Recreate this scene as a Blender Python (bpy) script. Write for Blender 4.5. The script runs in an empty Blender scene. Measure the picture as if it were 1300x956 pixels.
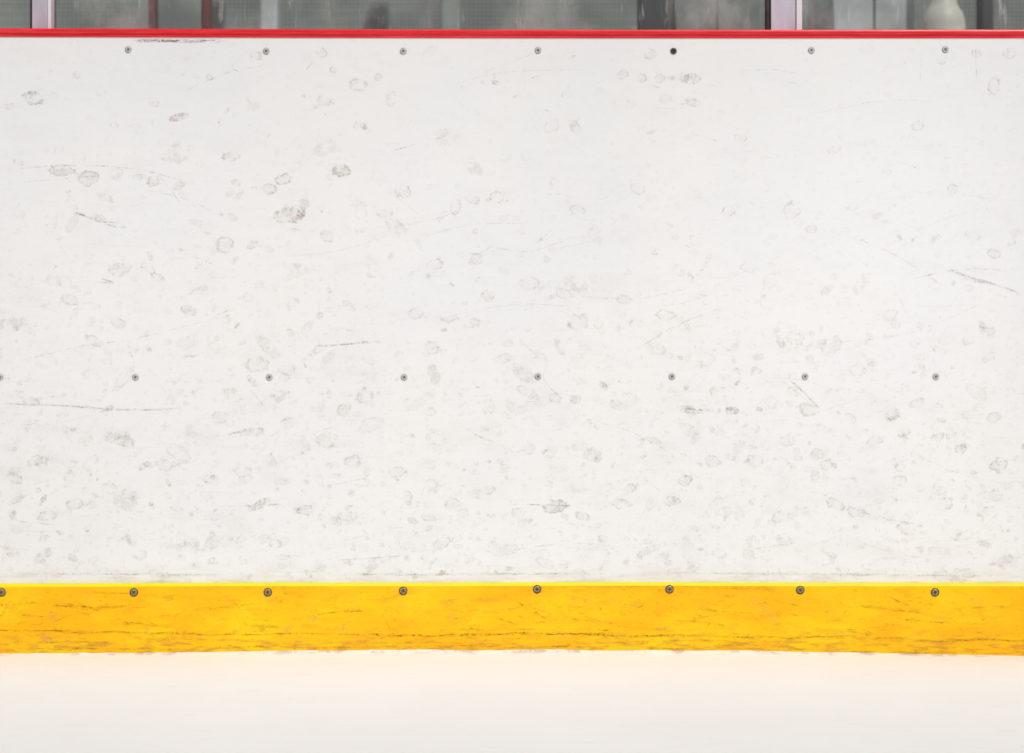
import bpy, bmesh, math, random
from mathutils import Vector, Matrix
R = random.Random(7)
sc = bpy.context.scene
col = sc.collection
sc.view_settings.view_transform = 'Standard'
sc.view_settings.look = 'None'

D = 3.0; F = 2220.0; ZC = 355/740.0
def PX(px, y=0.0): return (px-650)*(D+y)/F
def PZ(py, y=0.0): return ZC+(478-py)*(D+y)/F

# ---------------------------------------------------------------- materials
class M:
    def __init__(s, name):
        s.m = bpy.data.materials.new(name); s.m.use_nodes = True
        s.t = s.m.node_tree; s.t.nodes.clear()
        s.out = s.t.nodes.new('ShaderNodeOutputMaterial')
        s.b = s.t.nodes.new('ShaderNodeBsdfPrincipled')
        s.t.links.new(s.b.outputs[0], s.out.inputs[0])
    def n(s, k, **kw):
        nd = s.t.nodes.new(k)
        for a, v in kw.items(): setattr(nd, a, v)
        return nd
    def put(s, v, inp):
        if v is None: return
        if isinstance(v, bpy.types.NodeSocket): s.t.links.new(v, inp)
        else: inp.default_value = v
    def math(s, op, a, b=None, c=None, clamp=False):
        nd = s.n('ShaderNodeMath', operation=op, use_clamp=clamp)
        s.put(a, nd.inputs[0]); s.put(b, nd.inputs[1]); s.put(c, nd.inputs[2])
        return nd.outputs[0]
    def ramp(s, v, a, b, c=0.0, d=1.0, smooth=True):
        nd = s.n('ShaderNodeMapRange', interpolation_type='SMOOTHSTEP' if smooth else 'LINEAR')
        s.put(v, nd.inputs[0])
        for i, x in zip((1, 2, 3, 4), (a, b, c, d)): nd.inputs[i].default_value = x
        return nd.outputs[0]
    def mix(s, f, a, b, mode='MIX'):
        nd = s.n('ShaderNodeMix', data_type='RGBA', blend_type=mode)
        s.put(f, nd.inputs[0]); s.put(a, nd.inputs[6]); s.put(b, nd.inputs[7])
        return nd.outputs[2]
    def pos(s, scale=(1, 1, 1), off=(0, 0, 0), rot=(0, 0, 0)):
        g = s.n('ShaderNodeTexCoord'); mp = s.n('ShaderNodeMapping')
        s.t.links.new(g.outputs['Object'], mp.inputs[0])
        mp.inputs[1].default_value = off; mp.inputs[2].default_value = rot; mp.inputs[3].default_value = scale
        return mp.outputs[0]
    def noise(s, vec, scale, detail=4, rough=0.55):
        nd = s.n('ShaderNodeTexNoise'); s.t.links.new(vec, nd.inputs['Vector'])
        nd.inputs['Scale'].default_value = scale; nd.inputs['Detail'].default_value = detail
        nd.inputs['Roughness'].default_value = rough
        return nd.outputs[0]
    def bump(s, h, strength=0.2, dist=0.001):
        nd = s.n('ShaderNodeBump'); nd.inputs['Strength'].default_value = strength
        nd.inputs['Distance'].default_value = dist
        s.put(h, nd.inputs['Height']); s.t.links.new(nd.outputs[0], s.b.inputs['Normal'])

def srgb(r, g, b):
    f = lambda c: (c/255/12.92) if c/255 <= 0.04045 else ((c/255+0.055)/1.055)**2.4
    return (f(r), f(g), f(b), 1)

def simple(name, c, rough=0.5, metal=0.0, var=0.12, scale=20, stretch=(1, 1, 1), bump=0.0):
    m = M(name); v = m.pos(stretch); n = m.noise(v, scale)
    dk = tuple(x*(1-var*2) for x in c[:3])+(1,); lt = tuple(min(1, x*(1+var*1.2)) for x in c[:3])+(1,)
    m.put(m.mix(m.ramp(n, 0.3, 0.7), dk, lt), m.b.inputs['Base Color'])
    m.b.inputs['Roughness'].default_value = rough; m.b.inputs['Metallic'].default_value = metal
    if bump: m.bump(n, bump)
    return m.m

# white scuffed polyethylene
def mat_white():
    m = M('white_board_plastic')
    v = m.pos()
    base = m.mix(m.ramp(m.noise(v, 2.2, 3), 0.3, 0.7), srgb(234, 234, 234), srgb(238, 237, 235))
    nd = m.n('ShaderNodeTexNoise'); m.t.links.new(v, nd.inputs['Vector']); nd.inputs['Scale'].default_value = 70
    nd.inputs['Detail'].default_value = 4
    vm = m.n('ShaderNodeVectorMath', operation='MULTIPLY_ADD')
    m.t.links.new(nd.outputs['Color'], vm.inputs[0]); vm.inputs[1].default_value = (.016, .016, .016)
    m.t.links.new(v, vm.inputs[2])
    sx = m.n('ShaderNodeSeparateXYZ'); m.t.links.new(vm.outputs[0], sx.inputs[0])
    cx = m.n('ShaderNodeCombineXYZ'); m.t.links.new(sx.outputs[0], cx.inputs[0])
    m.t.links.new(m.math('MULTIPLY', sx.outputs[2], 1.35), cx.inputs[1])
    total = None
    for sca, r0, st, thr in ((24, .26, .18, .35), (38, .30, .20, .4), (66, .3, .24, .4), (105, .3, .24, .5)):
        vo = m.n('ShaderNodeTexVoronoi', voronoi_dimensions='2D'); vo.inputs['Scale'].default_value = sca
        m.t.links.new(cx.outputs[0], vo.inputs['Vector'])
        sc_ = m.n('ShaderNodeSeparateColor'); m.t.links.new(vo.outputs['Color'], sc_.inputs[0])
        dd = m.math('SUBTRACT', vo.outputs['Distance'], m.math('MULTIPLY', sc_.outputs[1], r0))
        ring = m.ramp(m.math('ABSOLUTE', dd), 0.07, 0.0)
        fill = m.ramp(dd, 0.03, -0.05, 0, .4)
        a = m.math('MAXIMUM', ring, fill)
        a = m.math('MULTIPLY', a, m.ramp(sc_.outputs[0], thr, 1.0, 0, st))
        a = m.math('MULTIPLY', a, m.ramp(m.noise(v, sca*2.3, 4, .65), .42, .60))
        total = a if total is None else m.math('ADD', total, a)
    sz = m.n('ShaderNodeSeparateXYZ'); m.t.links.new(v, sz.inputs[0])
    low = m.ramp(sz.outputs[2], 1.0, 0.2, .5, 1.4, False)
    total = m.math('MULTIPLY', total, low, clamp=True)
    c = m.mix(total, base, srgb(170, 155, 144))
    sp = m.ramp(m.noise(v, 190, 4, .65), .60, .76, 0, .28)
    sp = m.math('MULTIPLY', sp, m.ramp(m.noise(v, 13, 4, .6), .42, .62))
    c = m.mix(m.math('MULTIPLY', sp, low), c, srgb(138, 124, 114))
    gr = m.ramp(m.noise(m.pos((1, 1, 2.2)), 9, 7, .7), .46, .72, 0, .08)
    c = m.mix(m.math('MULTIPLY', gr, low), c, srgb(168, 162, 156))
    hz = m.ramp(m.noise(m.pos((1, 1, 14), rot=(0, .12, 0)), 10, 5, .7), .58, .72, 0, .10)
    c = m.mix(m.math('MULTIPLY', hz, low), c, srgb(158, 150, 144))
    g2 = m.ramp(sz.outputs[2], .165, .122, 0, .4)
    g2 = m.math('MULTIPLY', g2, m.ramp(m.noise(m.pos((1, 1, 8)), 14, 5, .6), .42, .7))
    c = m.mix(g2, c, srgb(190, 182, 170))
    m.put(c, m.b.inputs['Base Color'])
    m.b.inputs['Roughness'].default_value = 0.55
    m.b.inputs['Specular IOR Level'].default_value = 0.3
    m.bump(m.noise(v, 120, 4), .12, .001)
    return m.m

def mat_mark():
    m = M('puck_mark_rubber')
    uv = m.n('ShaderNodeUVMap'); uv.uv_map = 'UVMap'
    at = m.n('ShaderNodeAttribute'); at.attribute_name = 'mark'
    sc_ = m.n('ShaderNodeSeparateColor'); m.t.links.new(at.outputs['Color'], sc_.inputs[0])
    v = m.pos()
    su = m.n('ShaderNodeVectorMath', operation='LENGTH'); m.t.links.new(uv.outputs[0], su.inputs[0])
    r = m.math('ADD', su.outputs['Value'], m.math('MULTIPLY', m.math('SUBTRACT', m.noise(v, 85, 5, .65), .5), 1.2))
    ring = m.ramp(m.math('ABSOLUTE', m.math('SUBTRACT', r, .62)), .17, .02)
    fill = m.ramp(r, .80, .5)
    a = m.math('MAXIMUM', ring, m.math('MULTIPLY', fill, sc_.outputs[1]))
    a = m.math('MULTIPLY', a, m.ramp(m.noise(v, 230, 4, .7), .36, .60, .15, 1))
    a = m.math('MULTIPLY', a, m.ramp(m.noise(v, 55, 3), .40, .56, .15, 1))
    a = m.math('MULTIPLY', a, m.ramp(su.outputs['Value'], 1.0, .8))
    a = m.math('MULTIPLY', a, m.math('MULTIPLY', sc_.outputs[0], .46), clamp=True)
    m.put(m.mix(sc_.outputs[2], srgb(158, 148, 138), srgb(184, 154, 138)), m.b.inputs['Base Color'])
    m.b.inputs['Roughness'].default_value = .7
    m.b.inputs['Specular IOR Level'].default_value = 0.1
    m.put(a, m.b.inputs['Alpha'])
    return m.m

def mat_scratch(name, c1, c2, k):
    m = M(name)
    uv = m.n('ShaderNodeUVMap'); uv.uv_map = 'UVMap'
    at = m.n('ShaderNodeAttribute'); at.attribute_name = 'mark'
    sc_ = m.n('ShaderNodeSeparateColor'); m.t.links.new(at.outputs['Color'], sc_.inputs[0])
    s = m.n('ShaderNodeSeparateXYZ'); m.t.links.new(uv.outputs[0], s.inputs[0])
    across = m.ramp(m.math('ABSOLUTE', s.outputs[1]), 1.0, .15)
    cx = m.n('ShaderNodeCombineXYZ'); m.t.links.new(s.outputs[0], cx.inputs[0])
    m.t.links.new(m.math('MULTIPLY', s.outputs[1], m.math('MULTIPLY', sc_.outputs[1], .9)), cx.inputs[1])
    m.t.links.new(m.math('MULTIPLY', sc_.outputs[2], 40.0), cx.inputs[2])
    st = m.ramp(m.noise(cx.outputs[0], 1.6, 6, .75), .44, .60)
    ends = m.ramp(m.math('ABSOLUTE', m.math('SUBTRACT', at.outputs['Alpha'], .5)), .5, .3)
    a = m.math('MULTIPLY', m.math('MULTIPLY', across, st), m.math('MULTIPLY', ends, m.math('MULTIPLY', sc_.outputs[0], k)), clamp=True)
    a = m.math('MULTIPLY', a, m.ramp(m.noise(m.pos(), 260, 3, .6), .38, .58, .15, 1))
    m.put(m.mix(sc_.outputs[2], c1, c2), m.b.inputs['Base Color'])
    m.b.inputs['Roughness'].default_value = .7
    m.b.inputs['Specular IOR Level'].default_value = 0.1
    m.put(a, m.b.inputs['Alpha'])
    return m.m

def mat_yellow(name='yellow_kickplate_plastic', edge=False):
    m = M(name)
    v = m.pos()
    n2 = m.noise(m.pos((1, 1, 3.5)), 22, 6, .7)
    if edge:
        c = m.mix(m.ramp(n2, .5, .75, 0, .6), srgb(255, 228, 24), srgb(246, 196, 16))  # lighter yellow paints in the sun catching the upward chamfer
    else:
        n1 = m.noise(m.pos((1, 1, 2.2)), 6, 5, .6)
        c = m.mix(m.ramp(n1, .35, .68), srgb(255, 186, 4), srgb(255, 206, 10))
        c = m.mix(m.ramp(n2, .50, .70, 0, .45), c, srgb(230, 156, 8))
        sz = m.n('ShaderNodeSeparateXYZ'); m.t.links.new(v, sz.inputs[0])
        low = m.ramp(sz.outputs[2], .055, .012, .08, .75)
        n3 = m.noise(m.pos((1, 1, 5)), 30, 6, .7)
        c = m.mix(m.math('MULTIPLY', low, m.ramp(n3, .46, .64)), c, srgb(192, 136, 50))
        sp = m.ramp(m.noise(m.pos((1, 1, 2)), 120, 4, .65), .60, .74, 0, .5)
        c = m.mix(sp, c, srgb(150, 100, 25))
        sm = m.ramp(m.noise(m.pos((1, 1, 2.4)), 13, 9, .8), .57, .69, 0, .36)
        c = m.mix(sm, c, srgb(128, 96, 35))
    m.put(c, m.b.inputs['Base Color']); m.b.inputs['Roughness'].default_value = .5
    m.b.inputs['Specular IOR Level'].default_value = 0.25
    m.bump(n2, .25, .001)
    return m.m

def mat_ice():
    m = M('rink_ice_snow')
    v = m.pos()
    c = m.mix(m.ramp(m.noise(v, 3, 4), .3, .7), srgb(246, 244, 242), srgb(249, 247, 245))
    c = m.mix(m.ramp(m.noise(m.pos((1, 5, 1)), 16, 5, .65), .56, .8, 0, .4), c, srgb(214, 207, 202))
    sy = m.n('ShaderNodeSeparateXYZ'); m.t.links.new(v, sy.inputs[0])
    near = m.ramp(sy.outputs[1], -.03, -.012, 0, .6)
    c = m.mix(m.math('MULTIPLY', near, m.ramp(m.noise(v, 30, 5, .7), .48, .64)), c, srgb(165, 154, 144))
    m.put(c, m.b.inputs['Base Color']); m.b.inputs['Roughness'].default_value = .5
    m.b.inputs['Specular IOR Level'].default_value = 0.2
    m.bump(m.noise(v, 60, 5), .3, .002)
    return m.m

def mat_red():
    m = M('red_cap_rail_plastic')
    n = m.noise(m.pos((1, 8, 30)), 9, 5, .7)
    c = m.mix(m.ramp(n, .4, .7), srgb(226, 18, 34), srgb(250, 52, 64))
    c = m.mix(m.ramp(m.noise(m.pos((3, 8, 60)), 14, 4, .7), .58, .72, 0, .5), c, srgb(130, 20, 26))
    m.put(c, m.b.inputs['Base Color']); m.b.inputs['Roughness'].default_value = .3
    m.bump(n, .2, .001)
    return m.m

def mat_glass():
    m = M('scuffed_acrylic_glass')
    tr = m.n('ShaderNodeBsdfTransparent'); tr.inputs[0].default_value = (.94, .97, .96, 1)
    gl = m.n('ShaderNodeBsdfGlossy'); gl.inputs['Roughness'].default_value = .04
    gl.inputs['Color'].default_value = (.9, .9, .9, 1)
    fr = m.n('ShaderNodeFresnel'); fr.inputs[0].default_value = 1.45
    mx = m.n('ShaderNodeMixShader'); m.t.links.new(fr.outputs[0], mx.inputs[0])
    m.t.links.new(tr.outputs[0], mx.inputs[1]); m.t.links.new(gl.outputs[0], mx.inputs[2])
    df = m.n('ShaderNodeBsdfDiffuse'); df.inputs[0].default_value = (.8, .8, .78, 1)
    m2 = m.n('ShaderNodeMixShader')
    a = m.ramp(m.noise(m.pos((1, 1, .6), rot=(0, .6, 0)), 5, 7, .7), .46, .72, .02, .30)
    b = m.ramp(m.noise(m.pos((1, 1, .2), rot=(0, -.7, 0)), 60, 4, .7), .58, .74, 0, .28)
    m.put(m.math('ADD', a, b), m2.inputs[0]); m.t.links.new(mx.outputs[0], m2.inputs[1]); m.t.links.new(df.outputs[0], m2.inputs[2])
    m.t.links.new(m2.outputs[0], m.out.inputs[0])
    m.t.nodes.remove(m.b)
    return m.m

def mat_siding():
    m = M('grey_siding')
    v = m.pos()
    w = m.n('ShaderNodeTexWave', wave_type='BANDS', bands_direction='Z', wave_profile='SAW')
    m.t.links.new(v, w.inputs[0]); w.inputs['Scale'].default_value = 9
    c = m.mix(m.ramp(m.noise(v, 2.5, 4), .35, .65), srgb(88, 90, 86), srgb(140, 142, 136))
    c = m.mix(m.ramp(w.outputs['Fac'], .75, 1, 0, .6), c, srgb(60, 62, 60))
    s = m.n('ShaderNodeSeparateXYZ'); m.t.links.new(v, s.inputs[0])
    def cord(o):
        f = m.math('FRACT', m.math('MULTIPLY', o, 62.0)); return m.ramp(m.math('ABSOLUTE', m.math('SUBTRACT', f, .5)), .30, .16)
    k = m.math('MAXIMUM', cord(s.outputs[0]), cord(s.outputs[2]))
    c = m.mix(m.math('MULTIPLY', k, .4), c, srgb(176, 178, 172))
    m.put(c, m.b.inputs['Base Color']); m.b.inputs['Roughness'].default_value = .7
    return m.m

WHITE, MARK = mat_white(), mat_mark()
SCR = mat_scratch('scratch_scuff', srgb(118, 112, 107), srgb(142, 126, 114), .64)
SCRK = mat_scratch('kickplate_scuff', srgb(66, 54, 34), srgb(100, 74, 34), .72)
PALE = mat_scratch('kickplate_pale_scrape', srgb(255, 222, 120), srgb(255, 214, 110), .5)
YEL, YEDGE, ICE, RED = mat_yellow(), mat_yellow('sunlit_yellow_edge', True), mat_ice(), mat_red()
GLASS, SIDING = mat_glass(), mat_siding()
STEEL = simple('zinc_screw_steel', srgb(200, 200, 196), .4, .15, .22, 600)
RIM = simple('grey_countersink', srgb(164, 158, 150), .8, 0, .2, 300)  # grey tone of the ring around the screw heads
GRV = simple('grey_recess_tone', srgb(92, 88, 84), .8, 0, .2, 300)  # grey tone of the cross recess in the steel screws
DARK = simple('dark_screw_tone', srgb(66, 60, 54), .8, 0, .2, 300)  # dark tone for kickplate screw recesses and rims, and one top screw
BROWN = simple('blackened_screw_steel', srgb(162, 142, 104), .4, .3, .35, 500)
ALU = simple('anodised_aluminium', srgb(205, 198, 210), .4, .2, .08, 8, (6, 6, 1))
ALUW = simple('highlight_aluminium_strip', srgb(238, 234, 240), .35, .1, .05, 8, (6, 6, 1))  # near-white colour stands in for the sun highlight along the post edge
RUB = simple('black_rubber_gasket', srgb(50, 46, 50), .7, 0, .2, 40)
GALV = simple('galvanised_frame_steel', srgb(130, 132, 134), .45, .6, .12, 12)
PIPE = simple('pale_painted_pipe', srgb(214, 208, 196), .5, 0, .08, 6)
DGREY = simple('dark_grey_paint', srgb(56, 58, 58), .6, 0, .15, 5)
LGREY = simple('light_grey_paint', srgb(146, 148, 142), .6, 0, .2, 4)
MGREY = simple('silver_grey_paint', srgb(196, 200, 200), .5, .1, .2, 4)
DRED = simple('dull_red_paint', srgb(118, 44, 48), .55, 0, .12, 8)
CONC = simple('concrete_paving', srgb(140, 138, 134), .85, 0, .12, 5, bump=.3)

# ---------------------------------------------------------------- mesh helpers
def obj_from_bm(bm, name, mats, parent=None, smooth=False):
    me = bpy.data.meshes.new(name); bm.normal_update(); bm.to_mesh(me); bm.free()
    for m in mats: me.materials.append(m)
    if smooth:
        for p in me.polygons: p.use_smooth = True
    o = bpy.data.objects.new(name, me); col.objects.link(o)
    if parent: o.parent = parent
    return o
def add_box(bm, x0, x1, y0, y1, z0, z1, mi=0, bevel=0.0, seg=2):
    r = bmesh.ops.create_cube(bm, size=1)
    vs = r['verts']
    for v in vs:
        v.co = Vector((x0 if v.co.x < 0 else x1, y0 if v.co.y < 0 else y1, z0 if v.co.z < 0 else z1))
    fs = {f for v in vs for f in v.link_faces}
    for f in fs: f.material_index = mi
    if bevel:
        es = list({e for v in vs for e in v.link_edges})
        bmesh.ops.bevel(bm, geom=es, offset=bevel, segments=seg, affect='EDGES', profile=.6)
def box(name, x0, x1, y0, y1, z0, z1, mat, parent=None, bevel=0.0):
    bm = bmesh.new(); add_box(bm, x0, x1, y0, y1, z0, z1, 0, bevel)
    return obj_from_bm(bm, name, [mat], parent)
def extrude_x(prof, x0, x1, n, mi, bm, fn=None, mis={}):
    rows = []
    for i in range(n+1):
        x = x0+(x1-x0)*i/n
        dz = fn(x) if fn else 0
        rows.append([bm.verts.new((x, y, z+dz)) for y, z in prof])
    k = len(prof)
    for a, b in zip(rows, rows[1:]):
        for j in range(k):
            f = bm.faces.new((a[j], a[(j+1) % k], b[(j+1) % k], b[j])); f.material_index = mis.get(j, mi)
    bm.faces.new(rows[0][::-1]); bm.faces.new(rows[-1])
    bmesh.ops.recalc_face_normals(bm, faces=bm.faces[:])
def extrude_z(prof, z0, z1, mat, name, parent=None):
    bm = bmesh.new()
    a = [bm.verts.new((x, y, z0)) for x, y in prof]; b = [bm.verts.new((x, y, z1)) for x, y in prof]
    k = len(prof)
    for j in range(k): bm.faces.new((a[j], a[(j+1) % k], b[(j+1) % k], b[j]))
    bm.faces.new(a[::-1]); bm.faces.new(b)
    bmesh.ops.recalc_face_normals(bm, faces=bm.faces[:])
    return obj_from_bm(bm, name, [mat], parent)

class Marks:
    CAP = 4
    def __init__(s, bm, y, mi_mark, mi_scr):
        s.bm = bm; s.y = y; s.k = 0; s.a = mi_mark; s.b = mi_scr; s.g = {}
        s.uv = bm.loops.layers.uv.get('UVMap') or bm.loops.layers.uv.new('UVMap')
        s.c = bm.loops.layers.float_color.get('mark') or bm.loops.layers.float_color.new('mark')
    def claim(s, cells):
        if any(s.g.get(c, 0) >= s.CAP for c in cells): return False
        for c in cells: s.g[c] = s.g.get(c, 0)+1
        return True
    def d(s):
        s.k += 1; return s.y-0.00012-s.k*0.0000008
    def spot(s, px, py, w, h, st, fill=.4, ang=0, hue=None):
        c, sn = math.cos(ang), math.sin(ang)
        ex = abs(w*.7*c)+abs(h*.7*sn)+1; ez = abs(w*.7*sn)+abs(h*.7*c)+1
        cells = {(i, j) for i in range(int((px-ex)//3), int((px+ex)//3)+1) for j in range(int((py-ez)//3), int((py+ez)//3)+1)}
        if not s.claim(cells): return
        y = s.d()
        cx, cz = PX(px, s.y), PZ(py, s.y); q = (D+s.y)/F*.5*1.4
        hue = R.random()*.8 if hue is None else hue
        vs = []; uvs = [(-1, -1), (1, -1), (1, 1), (-1, 1)]
        for u, v in uvs:
            dx, dz = u*w*q, v*h*q
            vs.append(s.bm.verts.new((cx+dx*c-dz*sn, y, cz+dx*sn+dz*c)))
        f = s.bm.faces.new(vs); f.material_index = s.a
        for l, t in zip(f.loops, uvs): l[s.uv].uv = t; l[s.c] = (st, fill, hue, 1)
    def stroke(s, pts, w, st, streak=.5):
        P = [Vector(p) for p in pts]
        if len(P) > 2:
            Q = []
            for i in range(len(P)-1):
                p0 = P[max(i-1, 0)]; p1 = P[i]; p2 = P[i+1]; p3 = P[min(i+2, len(P)-1)]
                for t in range(6):
                    t /= 6
                    Q.append(.5*((2*p1)+(p2-p0)*t+(2*p0-5*p1+4*p2-p3)*t*t+(3*p1-p0-3*p2+p3)*t**3))
            Q.append(P[-1]); P = Q
        else:
            P = [P[0].lerp(P[1], t/6) for t in range(7)]
        cells = set(); hw = w*.5
        for a, b in zip(P, P[1:]):
            n = int((b-a).length/1.5)+1
            for i in range(n+1):
                q = a.lerp(b, i/n)
                for dx in (-hw, 0, hw):
                    for dy in (-hw, 0, hw): cells.add((int((q.x+dx)//3), int((q.y+dy)//3)))
        if not s.claim(cells): return
        y = s.d(); L = [0]
        for a, b in zip(P, P[1:]): L.append(L[-1]+(b-a).length)
        seed = R.random(); rows = []
        for i, p in enumerate(P):
            t = (P[min(i+1, len(P)-1)]-P[max(i-1, 0)]).normalized(); nn = Vector((-t.y, t.x))*w*.5
            rows.append([s.bm.verts.new((PX(q.x, s.y), y, PZ(q.y, s.y))) for q in (p-nn, p+nn)])
        off = R.random()*30
        for i in range(len(P)-1):
            a, b = rows[i], rows[i+1]
            f = s.bm.faces.new((a[0], b[0], b[1], a[1])); f.material_index = s.b
            data = [(L[i], -1), (L[i+1], -1), (L[i+1], 1), (L[i], 1)]
            for l, (u, v) in zip(f.loops, data):
                l[s.uv].uv = (off+u/22, v); l[s.c] = (st, streak, seed, u/L[-1])

# ---------------------------------------------------------------- rink board
board = bpy.data.objects.new('rink_board', None); col.objects.link(board)
board.empty_display_size = .2
board["label"] = "scuffed white rink board with red cap rail and yellow kickplate"
board["category"] = "rink board"
XL, XR = -2.4, 2.4
TOP = PZ(44)
bm = bmesh.new()
add_box(bm, XL, XR, 0, .012, .0, TOP, 0)
mk = Marks(bm, 0, 1, 2)
spots = [(42,125,30,18,1,.7),(14,136,20,10,.4,.5),(68,122,14,10,.3,.3),(128,118,16,12,.3,.3),(325,70,18,12,.6,.5),(408,67,18,12,.5,.3),
(424,88,14,10,.5,.4),(455,108,26,16,.6,.4),(480,98,12,10,.5,.5),(497,126,14,20,.3,.3),(825,69,18,14,.6,.3),(790,95,18,12,.5,.3),(815,99,14,12,.6,.5),
(838,100,14,12,.5,.4),(878,100,24,14,.7,.4),(880,130,24,12,.7,.4),(845,125,20,12,.3,.3),(1262,108,15,28,.7,.2),(1240,68,14,10,.5,.5),(1196,76,14,12,.5,.4),
(1282,68,20,14,.4,.4),(226,149,28,10,.95,.8),(195,130,16,12,.5,.3),(145,159,14,10,.5,.3),(97,95,12,9,.5,.4),(78,216,34,16,.7,.5),(112,226,30,22,.7,.4),
(195,230,18,14,.7,.3),(226,236,18,10,.5,.4),(292,200,26,12,.7,.4),(433,217,26,16,1,.4),(360,228,24,14,.8,.3),(343,240,22,14,.7,.3),(512,243,24,18,.65,.25),
(600,253,22,12,.5,.3),(630,250,20,16,.45,.2),(578,263,16,22,.45,.2),(385,258,18,12,.6,.5),(366,274,40,20,.85,.6),(378,268,20,14,.8,.6),(300,232,14,10,.6,.5),(285,311,26,22,.7,.3),
(320,311,16,10,.5,.5),(262,290,20,14,.4,.3),(415,300,20,14,.5,.4),(490,271,24,14,.45,.3),(925,268,20,14,.6,.3),(1005,268,26,20,.5,.2),(1165,160,18,14,.45,.3),
(1209,240,16,14,.45,.3),(1030,291,16,12,.45,.3),(810,240,26,14,.4,.3),(733,267,22,14,.45,.3),(1262,322,18,14,.5,.3),(620,375,18,14,.55,.4),(715,372,24,16,.5,.3),
(792,380,22,12,.45,.3),(760,412,14,12,.5,.4),(735,410,30,22,.45,.2),(672,360,28,18,.4,.2),(552,336,26,14,.5,.3),(605,330,22,14,.45,.3),(150,410,24,14,.5,.4),(88,380,26,14,.5,.3),(120,433,30,12,.55,.4),
(240,395,22,14,.5,.3),(200,352,20,10,.5,.3),(326,463,34,20,.55,.2),(365,470,24,14,.45,.3),(463,503,26,20,.6,.4),(436,521,24,16,.55,.5),(528,398,24,16,.55,.3),(570,402,26,16,.5,.3),(548,442,20,18,.5,.2),
(845,400,26,14,.55,.3),(785,515,26,12,.5,.4),(731,507,16,12,.6,.6),(705,505,20,12,.55,.4),(930,521,18,10,.8,.7),(876,520,40,10,.6,.6),(907,497,14,12,.6,.5),(960,470,14,10,.65,.6),
(1008,497,26,14,.5,.3),(1025,520,24,18,.55,.3),(280,530,26,16,.55,.4),(366,537,22,16,.6,.3),(319,548,34,12,.6,.5),(412,560,28,18,.55,.3),(447,585,22,14,.5,.4),(268,608,22,12,.7,.5),
(18,607,22,14,.75,.5),(45,585,24,14,.55,.3),(110,560,22,14,.45,.3),(160,560,24,14,.5,.3),(208,590,26,16,.5,.3),(140,620,24,14,.5,.4),(95,640,26,14,.55,.4),(60,655,28,14,.6,.4),
(330,640,34,10,.75,.7),(388,648,24,14,.6,.5),(440,655,26,14,.55,.4),(350,690,18,12,.7,.6),(517,632,14,20,.6,.3),(545,657,22,12,.55,.4),(575,640,24,14,.5,.3),(620,622,20,12,.5,.3),
(705,643,34,18,.9,.6),(740,655,22,12,.6,.4),(697,576,18,12,.7,.4),(672,570,18,12,.5,.3),(790,640,28,14,.55,.4),(800,620,20,12,.6,.4),(852,636,24,14,.7,.3),(870,610,22,14,.6,.4),
(905,586,22,16,.5,.3),(960,585,24,18,.5,.2),(1000,560,20,14,.5,.3),(1037,577,22,14,.6,.4),(1049,590,20,14,.55,.3),(1110,560,24,14,.5,.3),(1147,548,20,12,.6,.4),(1190,555,20,12,.7,.7),
(1208,552,16,10,.65,.6),(1268,590,26,20,.6,.3),(1220,570,18,12,.55,.3),(1262,530,20,14,.45,.3),(1060,640,30,14,.6,.4),(1087,650,26,14,.55,.4),(1142,610,20,14,.5,.3),(1250,650,26,14,.55,.4),
(1200,640,26,16,.6,.4),(1150,672,28,14,.55,.4),(990,655,26,14,.55,.4),(920,650,26,14,.5,.4),(820,700,30,10,.5,.5),(560,690,28,14,.55,.4),(505,600,26,14,.5,.3),(461,160,12,8,.95,.9),
(640,455,24,14,.45,.3),(1090,470,24,16,.4,.3),(1010,430,26,18,.35,.2),(1130,400,22,14,.35,.3),(1235,300,22,12,.35,.3),(950,340,26,12,.35,.3),(1060,190,20,10,.35,.3),(940,175,18,10,.4,.3),
(700,160,24,16,.35,.2),(560,170,20,12,.35,.3),(620,100,22,12,.35,.3),(720,120,16,10,.4,.4),(40,510,22,12,.7,.5),(25,500,16,10,.6,.5),(8,478,12,10,.4,.5)]
for x, y, w, h, st, fl in spots:
    mk.spot(x, y, w*.9, h*.95, st, fl, R.uniform(-.5, .5), R.choice([.2, .6, .95]))
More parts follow.
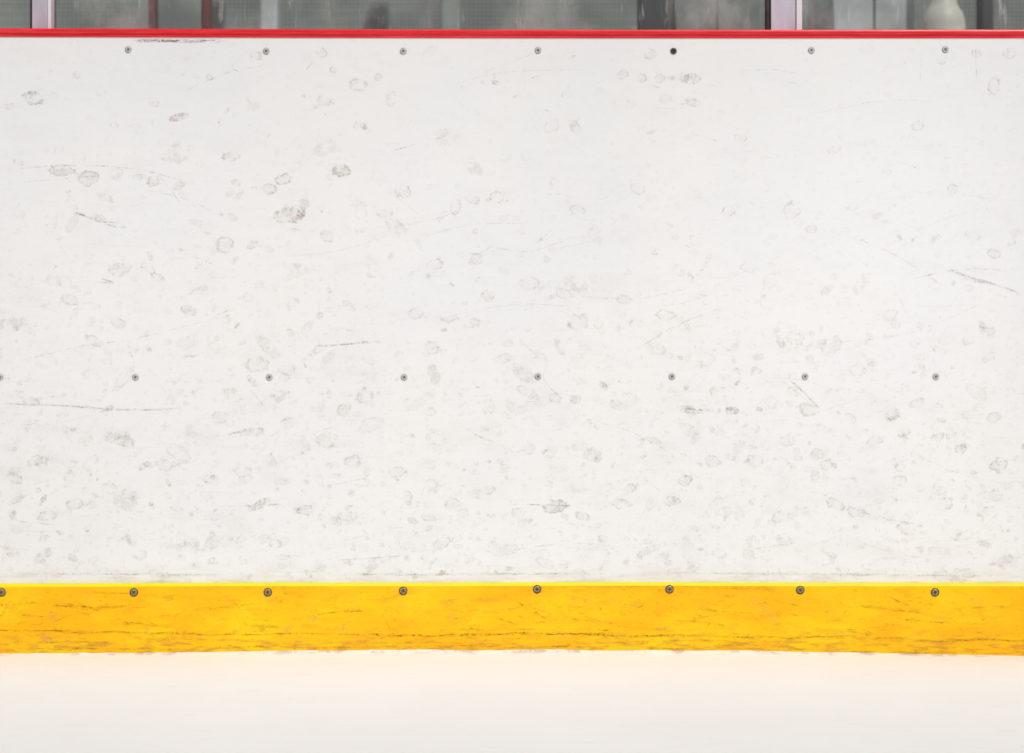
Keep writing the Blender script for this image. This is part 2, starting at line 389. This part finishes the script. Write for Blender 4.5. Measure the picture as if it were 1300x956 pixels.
for pts, w, st, sk in [
 ([(163,51),(215,52),(292,52)],6,1,1.0),([(185,50),(262,54)],5,.9,1.0),([(170,53),(230,52)],4,.9,1.0),([(88,268),(108,274),(152,290)],4.5,1,.8),([(118,280),(158,284)],3,.6,.6),
 ([(0,216),(90,210),(180,216),(262,240)],2.2,.6,.2),([(20,232),(140,222)],1.8,.45,.2),([(1188,336),(1225,350),(1262,361),(1300,374)],4.5,.75,1),([(1215,352),(1262,362)],3,.7,.8),
 ([(998,478),(1022,500),(1043,522)],3,1,.4),([(978,472),(1030,512)],1.6,.5,.3),([(76,515),(150,520),(236,519)],4,.75,1),([(20,512),(120,517)],3,.6,.8),([(380,440),(432,438),(492,432)],4,.5,1),([(430,438),(470,434)],4,.5,.8),
 ([(286,552),(322,545)],4,.7,.8),([(1238,52),(1240,104)],1.4,.6,.1),([(1170,60),(1168,110)],1.4,.5,.1),([(318,494),(338,520)],2.4,.7,.4),([(226,120),(290,92),(345,82)],1.8,.45,.2),([(495,192),(532,182)],2.2,.6,.4),
 ([(20,460),(100,440),(165,432)],2,.55,.3),([(165,432),(235,414),(300,398)],1.8,.4,.3),
 ([(880,170),(918,182)],2.4,.6,.5),([(560,112),(640,92),(760,88)],1.4,.4,.1),([(520,305),(600,285),(680,284)],1.6,.45,.1),([(1010,150),(1120,128),(1200,130)],1.4,.35,.1),([(700,60),(620,90),(585,112)],1.4,.4,.1),
 ([(320,60),(295,84),(308,92)],1.6,.45,.2),([(100,310),(220,318),(300,350)],1.6,.4,.2),([(180,240),(240,254),(292,282)],1.6,.5,.2),([(490,290),(560,276),(590,262)],2,.5,.3),([(830,390),(870,384),(905,372)],2.2,.45,.4),
 ([(128,353),(146,360)],4,.7,.8),([(120,358),(140,360)],4,.5,.8),([(520,490),(552,503)],2,.6,.4),([(866,519),(912,521)],5,.7,1),([(920,517),(938,525)],6,.8,1),([(700,455),(690,480),(715,508)],1.4,.4,.1),
 ([(0,512),(80,516)],2.4,.6,.5),([(735,530),(800,548),(860,580)],1.6,.4,.2),([(410,618),(470,606)],2,.55,.4),([(640,700),(720,690),(800,695)],2,.5,.4),([(1050,630),(1110,655),(1180,668)],2,.55,.3),
 ([(1130,560),(1215,600),(1300,618)],1.4,.4,.1),([(1100,480),(1190,520)],1.4,.35,.1),([(640,640),(740,642)],2.4,.6,.6),([(310,642),(360,640)],3,.65,.8),([(0,660),(90,668)],2,.5,.5),([(420,712),(520,705)],2,.5,.6),
 ([(1160,690),(1240,683)],2,.5,.5),([(240,700),(300,690),(345,668)],1.6,.5,.3),([(940,700),(1010,688)],2,.5,.4),([(0,728),(300,730)],4,.6,1),([(420,730),(760,728)],4,.6,1),([(800,727),(1280,731)],4,.6,1)]:
    mk.stroke(pts, w, st, sk)
mk.CAP = 3
cnt = 0
while cnt < 1100:
    x = R.uniform(-80, 1380); y = 54+R.random()**.7*680
    dens = .18+.8*((y-50)/690)**1.5+(.22 if x < 480 else 0)
    if 900 < x and y < 420: dens *= .45
    if R.random() > dens: continue
    s = R.choice([4, 5, 5, 6, 6, 7, 8, 9, 10, 12, 14, 18, 22])
    mk.spot(x, y, s*R.uniform(.9, 1.7), s*R.uniform(.5, .95), R.uniform(.2, .55)*(1.25 if s < 10 else .75), R.choice([.25, .5, .8, 1]), R.uniform(-1.2, 1.2))
    cnt += 1
for i in range(330):
    x = R.uniform(-60, 1360); y = 55+R.random()**.75*675; a = R.gauss(0, .45); L = R.choice([8, 12, 16, 20, 35, 60, 110, 180])*R.uniform(.7, 1.2)
    if R.random() > .35+.65*(y/740): continue
    dx, dy = math.cos(a)*L/2, math.sin(a)*L/2; k = R.uniform(-.12, .12)*L
    p = [(x-dx, y-dy), (x, y+k), (x+dx, y+dy)]
    if min(q[1] for q in p) < 52 or max(q[1] for q in p) > 735: continue
    mk.stroke(p, R.choice([1.1, 1.4, 1.8, 2.6]), R.uniform(.25, .6), R.uniform(.1, .8))
panel = obj_from_bm(bm, 'board_panel', [WHITE, MARK, SCR], board)
panel["label"] = "white plastic facing panel covered in grey puck marks"

# kickplate
KY = -.010
kt = PZ(741, KY); kc = PZ(744.5, KY)
bm = bmesh.new()
prof = [(-.0002, 0), (KY, 0), (KY, kc), (KY+.0010, kc+.0022), (KY+.0036, kt-.0006), (KY+.0054, kt), (-.0002, kt)]
def kw(x): return .0009*math.sin(x*2.3+1.2)+.0003*math.sin(x*9)
extrude_x(prof, XL, XR, 90, 0, bm, kw, {2: 3, 3: 3, 4: 3, 5: 3})  # chamfer faces take the yellow with sunlight put into its colour
mk = Marks(bm, KY-.0002, 1, 2)
def wob(x0, x1, y, amp=1.4, step=28):
    n = max(2, int((x1-x0)/step)); return [(x0+(x1-x0)*i/n, y+R.uniform(-amp, amp)) for i in range(n+1)]
for x0, x1, y, w, st in [(-20,120,801,3,.8),(60,260,803,3.4,.85),(200,360,806,3,.8),(330,470,804,3,.7),(440,640,806,4,.95),(600,800,805,4,1),(730,900,807,4,.95),(880,1100,809,3,.8),
  (1040,1160,810,3,.6),(1150,1320,813,4,.8),(0,150,815,3,.5),(560,700,800,2.5,.5),(760,980,814,3,.5),(480,620,816,3,.4),(160,320,812,3,.4),
  (20,260,824,3,.7),(240,520,822,2.5,.7),(500,820,821,2.5,.7),(800,1050,823,2.5,.7),(1000,1320,829,3,.7),(640,850,745,2.5,.4),(840,1000,746,2.5,.4)]:
    mk.stroke(wob(x0, x1, y), w*1.15, st, 1.6)
for x0, x1, y0, y1, w, st in [(62,118,768,773,8,.8),(100,165,773,769,6,.7),(90,130,762,778,3,.7),(200,232,782,779,6,.5),(240,330,774,764,7,.4),(395,470,781,775,5,.55),(640,690,774,762,5,.5),(650,700,760,790,3,.6),(560,600,770,784,3,.5),(110,230,752,761,4,.4),(880,960,771,779,4,.5),
  (1080,1180,769,779,5,.5),(1120,1260,784,792,4,.4),(760,775,768,788,3,.6),(20,60,780,785,6,.4),(300,360,790,795,6,.5),(720,790,786,792,6,.5),(870,930,788,795,6,.5),(1060,1110,800,806,9,.6),(1200,1290,775,770,5,.4),(150,220,790,796,6,.5),(0,50,768,764,5,.5)]:
    mk.stroke([(x0, y0), ((x0+x1)/2+R.uniform(-4, 4), (y0+y1)/2+R.uniform(-3, 3)), (x1, y1)], w, st, 1.5)
mk.b = 4
mk.stroke([(948, 752), (968, 770), (992, 796)], 12, .9, 1.2)
mk.stroke([(930, 750), (956, 768), (975, 786)], 5, .7, 1.2)
mk.stroke([(752, 776), (764, 792)], 3, .9, .6); mk.stroke([(372, 776), (390, 782)], 3, .8, .6)
mk.b = 2
mk.CAP = 3
for i in range(260):
    x = R.uniform(-40, 1340); y = R.uniform(752, 818); a = R.gauss(0, .5); L = R.choice([4, 5, 8, 14, 24, 40])
    dx, dy = math.cos(a)*L/2, math.sin(a)*L/2
    if y-abs(dy) < 750 or y+abs(dy) > 824: continue
    mk.stroke([(x-dx, y-dy), (x, y+R.uniform(-3, 3)), (x+dx, y+dy)], R.choice([1.2, 1.8, 2.4]), R.uniform(.25, .75), R.uniform(.4, 1.6))
for i in range(90):
    mk.spot(R.uniform(-30, 1330), R.uniform(758, 816), R.uniform(5, 18), R.uniform(4, 8), R.uniform(.2, .6), R.choice([.4, .8]), R.uniform(-.5, .5), .9)
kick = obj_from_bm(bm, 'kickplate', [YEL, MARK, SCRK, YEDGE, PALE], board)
kick["label"] = "yellow plastic kickplate with dark scratches"

# cap rail
RT = PZ(37, -.003); RB = PZ(47.6, -.003); h = RT-RB
prof = [(.0, RB), (-.0015, RB), (-.002, RB+.0008), (-.002, RB+h*.34), (-.004, RB+h*.42), (-.0055, RB+h*.50), (-.0058, RB+h*.75), (-.0048, RT-.0012), (-.003, RT-.0003), (-.0015, RT),
        (.030, RT), (.030, RT-.006), (.090, RT-.006), (.090, RT), (.118, RT), (.120, RT-.003), (.120, RB-.0), (.116, RB-.012), (.0125, RB-.012), (.0125, RB)]
bm = bmesh.new(); extrude_x(prof, XL, XR, 60, 0, bm, lambda x: -.0012*x-.0008*math.cos(2.2*x)+.0004)
rail = obj_from_bm(bm, 'cap_rail', [RED], board); rail["label"] = "glossy red plastic cap rail"
bm = bmesh.new()
for z in (.06, .36, .66, .98): add_box(bm, XL, XR, .0125, .06, z-.025, z+.025, 0, .003)
for i in range(5):
    x = -2.35+i*1.175; add_box(bm, x-.03, x+.03, .0605, .11, 0.001, RB-.016, 0, .003)
fr = obj_from_bm(bm, 'support_frame', [GALV], board)

# screws
def screw_mesh(name, mats, r, rim):
    bm = bmesh.new()
    yf = -.0010
    n = 28
    circ = [bm.verts.new((r*.88*math.cos(2*math.pi*i/n), yf, r*.88*math.sin(2*math.pi*i/n))) for i in range(n)]
    ed = [bm.edges.new((circ[i], circ[(i+1) % n])) for i in range(n)]
    a, b = r*.13, r*.55
    cp = [(a, a), (a, b), (-a, b), (-a, a), (-b, a), (-b, -a), (-a, -a), (-a, -b), (a, -b), (a, -a), (b, -a), (b, a)]
    cr = [bm.verts.new((x, yf, z)) for x, z in cp]
    ed += [bm.edges.new((cr[i], cr[(i+1) % 12])) for i in range(12)]
    bmesh.ops.triangle_fill(bm, edges=ed, use_beauty=True, use_dissolve=False)
    for f in bm.faces: f.material_index = 0
    bt = [bm.verts.new((x*.8, yf+.0012, z*.8)) for x, z in cp]
    for i in range(12):
        f = bm.faces.new((cr[i], cr[(i+1) % 12], bt[(i+1) % 12], bt[i])); f.material_index = 1
    f = bm.faces.new(bt); f.material_index = 1
    def ringv(rr, y): return [bm.verts.new((rr*math.cos(2*math.pi*i/n), y, rr*math.sin(2*math.pi*i/n))) for i in range(n)]
    c2 = ringv(r, yf+.0004); c3 = ringv(r*1.02, -.0002); c4 = ringv(r*rim, -.0001)
    for p, q, mi in ((circ, c2, 0), (c2, c3, 0), (c3, c4, 2)):
        for i in range(n):
            f = bm.faces.new((p[i], p[(i+1) % n], q[(i+1) % n], q[i])); f.material_index = mi
    sh = ringv(r*.45, .010)
    for i in range(n):
        f = bm.faces.new((c3[i], c3[(i+1) % n], sh[(i+1) % n], sh[i])); f.material_index = 0
    bmesh.ops.recalc_face_normals(bm, faces=bm.faces[:])
    me = bpy.data.meshes.new(name); bm.to_mesh(me); bm.free()
    for m in mats: me.materials.append(m)
    return me
S1 = screw_mesh('screw_steel', [STEEL, GRV, RIM], .0050, 1.14)
S2 = screw_mesh('screw_dark', [BROWN, DARK, DARK], .0056, 1.28)
S3 = screw_mesh('screw_sunk', [DARK, DARK, RIM], .0048, 1.2)
def screws(lst, parent, me, y, grp):
    for x, py in lst:
        m = S3 if (x, py) == (855, 65) else me
        o = bpy.data.objects.new('screw', m); col.objects.link(o); o.parent = parent
        o.location = (PX(x, y), y-.0008, PZ(py, y)); o.rotation_euler = (0, R.uniform(0, 1.5), 0)
        o["group"] = grp
screws([(163,63),(338,65),(512,65),(683,64),(855,65),(1030,64),(1200,63)], panel, S1, 0, "screws along the top of the board")
screws([(0,479),(172,479),(342,479),(513,479),(683,478),(853,478),(1022,478),(1188,478)], panel, S1, 0, "screws along the middle of the board")
screws([(2,752),(170,752),(340,752),(512,750),(682,748),(850,748),(1016,749),(1187,752)], kick, S2, KY-.0003, "screws along the kickplate")

# ---------------------------------------------------------------- ice (floor)
bm = bmesh.new()
xs = [XL+(XR-XL)*i/480 for i in range(481)]
ys = [-6, -4, -2.5, -1.2, -.6, -.3, -.18, -.12, -.09, -.07, -.055, -.045, -.037, -.030, -.025, -.021, -.018, -.015, -.0125, KY-.0001]
from mathutils import noise as mn
def berm(x):
    px = x*740+650
    pts = [(-1500, .006), (0, .0065), (200, .0075), (450, .0125), (700, .0125), (950, .011), (1150, .006), (1300, .002), (2800, .003)]
    for (a, va), (b, vb) in zip(pts, pts[1:]):
        if a <= px <= b:
            base = va+(vb-va)*(px-a)/(b-a); break
    else: base = .005
    return base+.0016*mn.noise(Vector((x*9, 0, 0)))+.0010*mn.noise(Vector((x*40, 3, 0)))+.0006*mn.noise(Vector((x*120, 5, 0)))
grid = []
for y in ys:
    row = []
    for x in xs:
        dd = KY-y
        z = berm(x)*math.exp(-dd/.028) if dd < .5 else 0
        if dd < .3: z += .0012*mn.noise(Vector((x*14, y*30, 1)))*min(1, dd/.02)
        row.append(bm.verts.new((x, y, z)))
    grid.append(row)
for a, b in zip(grid, grid[1:]):
    for i in range(len(xs)-1): bm.faces.new((a[i], a[i+1], b[i+1], b[i]))
fl = obj_from_bm(bm, 'floor', [ICE], smooth=True)
fl["kind"] = "structure"; fl["label"] = "white scraped rink ice with snow along the boards"; fl["category"] = "ice"
f2 = box('floor', XL, XR, .0, 4.2, -.06, -.0005, CONC); f2["kind"] = "structure"
f2["label"] = "grey concrete walkway behind the rink boards"; f2["category"] = "floor"

# ---------------------------------------------------------------- glass shield
GY = .06; Z0 = RT-.0028
shield = bpy.data.objects.new('glass_shield', None); col.objects.link(shield); shield.location = (0, GY, Z0)
shield["label"] = "clear scuffed glass panes held between aluminium posts above red rail"; shield["category"] = "glass shield"
def under(o, e):
    o.parent = e
    wl = Vector(e.location) if e.parent is None else Vector(e.location)+Vector(e.parent.location)
    o.matrix_parent_inverse = Matrix.Translation(-wl); return o
def post(pl, pr, lab):
    x0, x1 = PX(pl, GY-.03), PX(pr, GY-.03); w = x1-x0; z1 = 2.35
    h = w/2; c = (x0+x1)/2
    prof = [(-h*.72, -.026), (h*.62, -.026), (h*.62, -.010), (h*.2, -.010), (h*.2, .010), (h*.72, .010), (h*.72, .026), (-h*.72, .026), (-h*.72, .010), (-h*.2, .010), (-h*.2, -.010), (-h*.72, -.010)]
    e = under(extrude_z([(c+x, GY+y) for x, y in prof], Z0, z1, ALU, 'post'), shield); e["label"] = lab
    for o in (box('cover_strip', c+h*.66, c+h*.98, GY-.029, GY-.006, Z0, z1, ALUW, None, .0015),  # right-hand strip carries the painted highlight
              box('gasket', c-h*.98, c-h*.75, GY-.022, GY-.0055, Z0, z1, RUB, None, .001)):
        o.parent = e
    return c, h
pL = post(36, 65, "narrow lavender-grey aluminium post")
pR = post(973, 1019, "wide aluminium post with edge strip coloured as a white highlight")
def pane(x0, x1):
    bm = bmesh.new(); add_box(bm, x0, x1, GY-.005, GY+.005, Z0, 2.3, 0, .001, 1)
    under(obj_from_bm(bm, 'glass_pane', [GLASS]), shield)
g = .22
pane(XL+.01, pL[0]-pL[1]*g)
pane(pL[0]+pL[1]*g, pR[0]-pR[1]*g)
pane(pR[0]+pR[1]*g, XR-.01)

# ---------------------------------------------------------------- background building
BY = 3.6
w = box('wall_back', -4.5, 4.5, BY, BY+.15, -.06, 3.4, SIDING); w["kind"] = "structure"
w["label"] = "grey horizontal siding wall of rink building"; w["category"] = "wall"
def bx(px0, px1, y0, y1, z0, z1, mat, name, lab, cat, bev=.01):
    o = box(name, PX(px0, y0), PX(px1, y0), y0, y1, z0, z1, mat, None, bev)
    o["label"] = lab; o["category"] = cat; return o
def door(px0, px1, y, leafmat, framemat, lab):
    e = bpy.data.objects.new('gate', None); col.objects.link(e); e.location = (PX((px0+px1)/2, y), y, 0)
    e["label"] = lab; e["category"] = "gate"
    x0, x1 = PX(px0, y), PX(px1, y)
    def pp(o): under(o, e)
    pp(box('frame_upright', x0, x0+.022, y, y+.05, 0, 2.2, framemat, None, .004))
    pp(box('frame_upright', x1-.022, x1, y, y+.05, 0, 2.2, framemat, None, .004))
    pp(box('crossbar', x0+.022, x1-.022, y, y+.05, 2.12, 2.2, framemat, None, .004))
    pp(box('leaf', x0+.027, x1-.027, y+.01, y+.04, .05, 2.11, leafmat, None, .004))
door(188, 266, 2.4, LGREY, DRED, "grey gate with dull red upright frame")
bx(812, 848, 2.6, 2.72, 0, 2.6, DGREY, 'column', "dark grey square steel column", "column")
def cabinet(px0, px1, y, mat, lab):
    e = bpy.data.objects.new('utility_cabinet', None); col.objects.link(e); e.location = (PX((px0+px1)/2, y), y, 0)
    e["label"] = lab; e["category"] = "cabinet"
    x0, x1 = PX(px0, y), PX(px1, y); m = (x0+x1)/2
    def pp(o): under(o, e)
    pp(box('body', x0, x1, y+.02, y+.45, 0, 2.1, mat, None, .006))
    for a, b in ((x0+.006, m-.003), (m+.003, x1-.006)):
        pp(box('door', a, b, y, y+.019, .06, 2.08, mat, None, .004))
    for hx in (m-.03, m+.03): pp(box('handle', hx-.008, hx+.008, y-.02, y-.0, 1.0, 1.2, DGREY, None, .003))
cabinet(855, 966, 2.8, LGREY, "grey painted steel utility cabinet with double doors")
cabinet(1056, 1164, 2.5, MGREY, "silver grey utility cabinet with double doors")
# vent pipe: lathed, with rounded shoulder narrowing to a domed top
bm = bmesh.new()
prof = [(.0, 0), (.10, 0), (.10, .03), (.068, .04), (.068, 1.20), (.084, 1.205), (.084, 1.24), (.068, 1.245), (.068, 1.56), (.066, 1.58), (.060, 1.60), (.050, 1.615), (.042, 1.63), (.040, 1.66), (.040, 1.95), (.036, 1.98), (.022, 2.0), (0, 2.005)]
n = 32; pcx, pcy = PX(1197, 2.4), 2.4; rows = []
for r, z in prof:
    rows.append([bm.verts.new((pcx+r*math.cos(2*math.pi*i/n), pcy+r*math.sin(2*math.pi*i/n), z)) for i in range(n)])
for a, b in zip(rows, rows[1:]):
    for i in range(n): bm.faces.new((a[i], a[(i+1) % n], b[(i+1) % n], b[i]))
bmesh.ops.remove_doubles(bm, verts=bm.verts[:], dist=1e-6)
bmesh.ops.recalc_face_normals(bm, faces=bm.faces[:])
p = obj_from_bm(bm, 'vent_pipe', [PIPE], smooth=True); p["label"] = "pale painted vertical vent pipe with rounded shoulder"; p["category"] = "pipe"
bx(560, 585, 2.9, 2.98, 0, 2.6, LGREY, 'column', "light grey square steel column", "column")
bx(330, 352, 2.9, 2.98, 0, 2.6, MGREY, 'column', "silver square steel column", "column")
bx(1246, 1262, 2.9, 2.98, 0, 2.6, DGREY, 'column', "dark grey square steel column", "column")

# ---------------------------------------------------------------- lights
wd = bpy.data.worlds.new('World'); sc.world = wd; wd.use_nodes = True
bg = wd.node_tree.nodes['Background']; bg.inputs[0].default_value = (.95, .97, 1.0, 1); bg.inputs[1].default_value = .36
def sun(e, az, el, size, c):
    l = bpy.data.lights.new('sun', 'SUN'); l.energy = e; l.angle = math.radians(size); l.color = c
    o = bpy.data.objects.new('sun', l); col.objects.link(o)
    d = Vector((math.sin(az)*math.cos(el), -math.cos(az)*math.cos(el), math.sin(el)))
    o.rotation_euler = d.to_track_quat('Z', 'Y').to_euler(); o.location = d*6
sun(2.03, math.radians(25), math.radians(46), 1.5, (1, .975, .95))
def spot(tx, tz, e, size):  # added lamps out of frame, brightening soft patches of the board
    l = bpy.data.lights.new('spot', 'SPOT'); l.energy = e; l.spot_size = math.radians(size); l.spot_blend = 1; l.shadow_soft_size = .3
    l.color = (1, .985, .96)
    o = bpy.data.objects.new('spot', l); col.objects.link(o); o.location = (tx*.6, -4, 2.6)
    o.rotation_euler = (Vector((tx, 0, tz))-Vector(o.location)).to_track_quat('-Z', 'Y').to_euler()
spot(PX(1130), PZ(290), 150, 12)
spot(PX(70), PZ(285), 170, 6.5)
spot(PX(480), PZ(640), 90, 19)
spot(PX(1100), PZ(640), 60, 12)
spot(PX(450), PZ(170), 130, 5)
spot(PX(720), PZ(260), 110, 6)

cam = bpy.data.cameras.new('camera'); co = bpy.data.objects.new('camera', cam); col.objects.link(co)
cam.sensor_width = 36; cam.lens = 36*F/1300; co.location = (0, -D, ZC); co.rotation_euler = (math.pi/2, 0, 0)
cam.dof.use_dof = True; cam.dof.focus_distance = D; cam.dof.aperture_fstop = 5
cam.clip_start = .05
sc.camera = co
